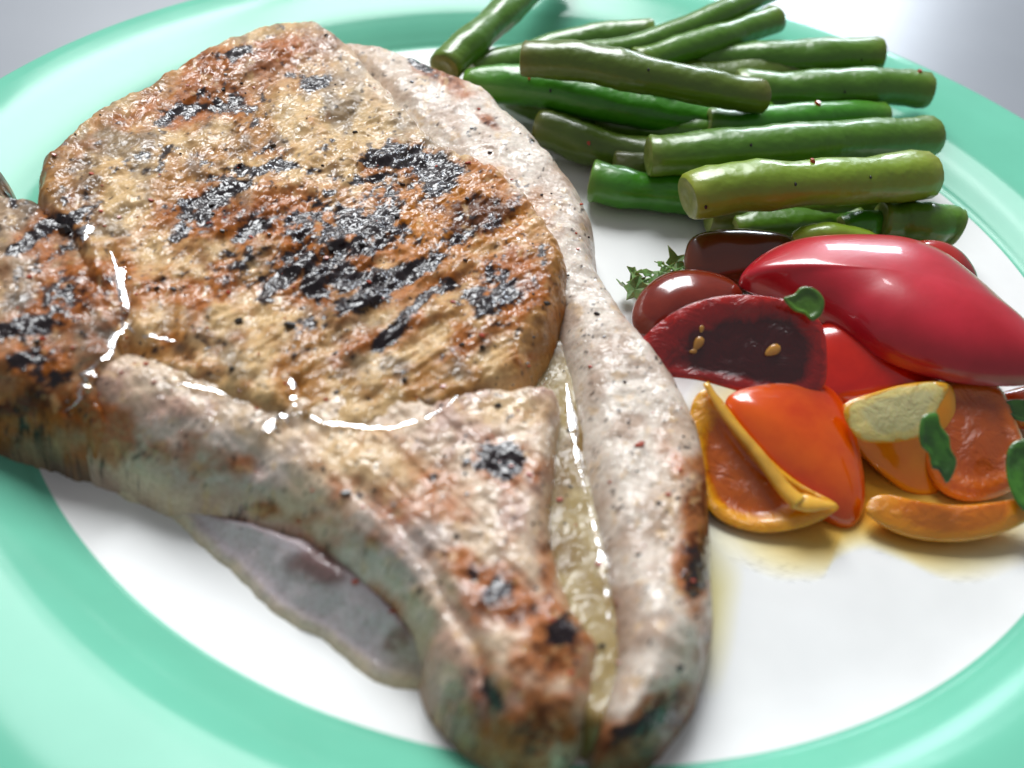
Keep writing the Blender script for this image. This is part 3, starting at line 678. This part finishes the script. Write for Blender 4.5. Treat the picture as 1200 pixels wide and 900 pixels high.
# the rib
Q = spline([(826,452),(850,490),(885,532),(915,572),(935,592)], 8); P = np.array([onplane(a, b, p7, n7)+n7*.12 for a, b in Q])
V, F = tube(P, np.interp(np.linspace(0,1,len(P)), [0,.3,.8,1], [.06,.09,.14,.16]), .7, 14); mesh_obj('rib', V, F, veg_mat('rib_flesh', lin((232,176,60)), .28, .4, .003), t)
Q = spline([(925,588),(950,592),(978,594)], 8); P = np.array([onplane(a, b, p7, n7)+n7*.10 for a, b in Q])
V, F = tube(P, np.interp(np.linspace(0,1,len(P)), [0,.4,1], [.16,.18,.04]), .5, 14); mesh_obj('wall', V, F, bpy.data.materials['rib_flesh'], t)
t = thing('tomato_piece', 'orange yellow crescent of tomato lying lowest at the right', 'tomato', group=G)
lens('x', [(1015,600),(1030,580),(1070,586),(1120,592),(1170,588),(1215,582),(1210,606),(1165,628),(1110,635),(1055,626)], .70, (0,-.5,1), .12, .38, tom_flesh('honey_flesh', (230,150,20), (226,140,16), (206,112,8)), S_yel, t)
t = thing('tomato_piece', 'pale yellow tomato quarter with a creamy white core, right of centre', 'tomato', group=G)
o9, p9, n9, c9 = lens('x', [(986,478),(1030,458),(1075,448),(1112,450),(1120,480),(1112,530),(1100,575),(1080,588),(1040,560),(1003,522)], 0.95, (.15,-.75,1), .14, .7, S_yel, S_yel, t, centre=(1060,500), fname='skin', bname='underside')
lens('x', [(990,478),(1030,459),(1075,449),(1111,451),(1100,478),(1084,508),(1052,518),(1018,518),(1000,508)], 1.38, (.12,-.6,1), .07, .16, F_pale, S_yel, t, fname='core', bname='wall')
t = thing('tomato_piece', 'small orange tomato piece cut by the right edge of the picture', 'tomato', group=G)
lens('x', [(1160,470),(1180,458),(1225,452),(1240,490),(1200,500)], .8, (0,-.3,1), .25, .4, F_or, S_or, t)
t = thing('tomato_piece', 'tiny orange tomato bit on the white behind the large red wedge', 'tomato', group=G)
lens('x', [(1136,332),(1150,332),(1162,345),(1158,352),(1144,348)], .5, (0,0,1), .12, .12, S_yel, F_or, t, bname='flesh', fname='skin', rings=8)
t = thing('tomato_piece', 'large glossy bright red tomato wedge lying skin side up on the pile', 'tomato', group=G)
lens('x', [(866,334),(885,310),(925,294),(990,290),(1050,294),(1100,312),(1140,342),(1180,378),(1215,412),(1218,446),(1170,452),(1110,446),(1050,428),(1000,402),(960,376),(905,350)], 1.45, (-.05,-.02,1), .95, .25, S_red, F_red, t, bname='flesh', fname='skin', front_pow=2.2, rings=26)
t = thing('tomato_piece', 'dark red tomato half showing its maroon cut face with two yellow seeds', 'tomato', group=G)
o3, p3, n3, c3 = lens('x', [(740,430),(752,398),(790,366),(835,349),(885,346),(935,356),(962,378),(969,415),(964,455),(930,468),(880,462),(820,446),(770,440)], 1.6, (-.05,-.85,1), .07, .75, F_dark, S_dred, t, sink=.08, centre=(905,420))
for q in ((818,403,.10,70),(905,411,.11,40),(822,386,.05,90),(812,412,.05,20)): seed_at(q[0], q[1], p3, n3, .03, t, M_seed, q[2], q[3])

# ---------------------------------------------------------------- herbs
M_leaf = veg_mat('basil_leaf', lin((84,130,34)), .35, .2, .001, lin((36,70,16)), 220, .5, .4)
M_leafd = veg_mat('dark_leaf', lin((66,124,34)), .35, .2, .001, lin((20,50,18)), 220, .5, .4)
def leaf(label, out_px, z, nrm, m, vein=True, centre=None):
    t = thing('herb_leaf', label, 'herb', group='chopped herb leaves')
    o, p0, n_, c = lens('x', out_px, z, nrm, .06, .02, m, m, t, fname='blade', sink=.07, bname='underside', rings=8, centre=centre)
    return t
leaf('small rounded green leaf on the shoulder of the large red wedge', [(918,350),(930,345),(940,336),(956,339),(966,352),(963,368),(952,376),(942,368),(930,364)], 2.55, (-.1,-.7,1), M_leaf)
leaf('dark green leaf shred lying down the creamy cored tomato quarter', [(1078,496),(1084,486),(1098,484),(1102,498),(1112,512),(1114,526),(1121,540),(1117,556),(1109,566),(1100,552),(1092,548),(1088,532),(1078,520)], 1.62, (.1,-.7,1), M_leafd)
leaf('bright green leaf cut off by the right edge beside the amber piece', [(1180,530),(1192,516),(1215,520),(1225,560),(1212,602),(1192,590),(1180,560)], 1.25, (-.2,-.5,1), M_leafd)
leaf('small dark leaf scrap at the right edge below the red wedge', [(1172,475),(1190,468),(1215,474),(1212,492),(1190,492)], 1.2, (0,-.4,1), M_leafd)
# parsley sprig: curled leaflets on a stem
t = thing('parsley_sprig', 'feathery pale green parsley sprig on the white well between beans and brown tomato', 'herb')
M_pars = veg_mat('parsley', lin((110,150,80)), .5, .3, .001, lin((60,104,40)), 300, .3, .3)
V, F = tube(spline([at(*q) for q in ((806,312,.5),(780,322,.6),(752,330,.5),(738,340,.4))], 8), .035, 1, 8); mesh_obj('stem', V, F, M_pars, t)
rp = random.Random(3)
for i in range(16):
    q = i/15; cx = 735+68*q+rp.uniform(-6,6); cy = 336-22*q+rp.uniform(-15,12); c = at(cx, cy, rp.uniform(.45,.85)); a = rp.uniform(0, 6.28); s = rp.uniform(.16,.30)
    V = [c]; n_ = 11; tl = np.array([rp.uniform(-.8,.8), rp.uniform(-.8,.8)])
    for k in range(n_):
        th = a+2*math.pi*k/n_; r = s*(1 if k % 2 else .5)*rp.uniform(.8,1.2); dx, dy = r*math.cos(th), r*math.sin(th)
        V.append(c+np.array([dx, dy, max(-.1, dx*tl[0]+dy*tl[1]+rp.uniform(-.04,.06))]))
    F = [(0, 1+k, 1+(k+1) % n_) for k in range(n_)]
    o = mesh_obj('leaflet', V, F, M_pars, t, False)
    md = o.modifiers.new('thickness', 'SOLIDIFY'); md.thickness = .02*U

# ---------------------------------------------------------------- meat juice and painted tomato shadow on the plate
def plate_film(label, out_px, m, h, z=.29):
    P = closed([tuple(at(x, y, z)[:2]) for x, y in out_px], 6); c = P.mean(0); K = len(P); V = []; F = []; R = 14; A = []
    for q in range(R+1):
        s = math.sin(.5*math.pi*(1-q/R)); hh = h*max(0, 1-s*s)
        for i, b in enumerate(P):
            p = c+(b-c)*s; V.append((p[0], p[1], float(zplate(p[0], p[1]))+hh+.004)); A.append(s)
    for q in range(R):
        for k in range(K): a = q*K+k; b = q*K+(k+1) % K; F.append((a, b, b+K, a+K))
    A = np.array(A); o = mesh_obj('juice_and_shadow_film', V, F, m, attrs={'s': np.stack([A]*3, 1)}); tag(o, label, 'juice'); o['kind'] = 'stuff'; return o
plate_film('thin amber film painting the coloured shadow of the tomatoes on the white well below the yellow pieces', [(800,470),(822,600),(850,650),(900,678),(938,682),(962,680),(980,658),(1015,645),(1060,660),(1120,684),(1180,674),(1230,630),(1230,480),(1000,420),(860,420)], M_amber_shadow, .02)
plate_film('faint yellow meat juice along the white well beside the lower end of the fat strip', [(790,560),(838,600),(872,660),(868,720),(858,780),(838,820),(800,800),(790,700)], M_puddle2, .015)
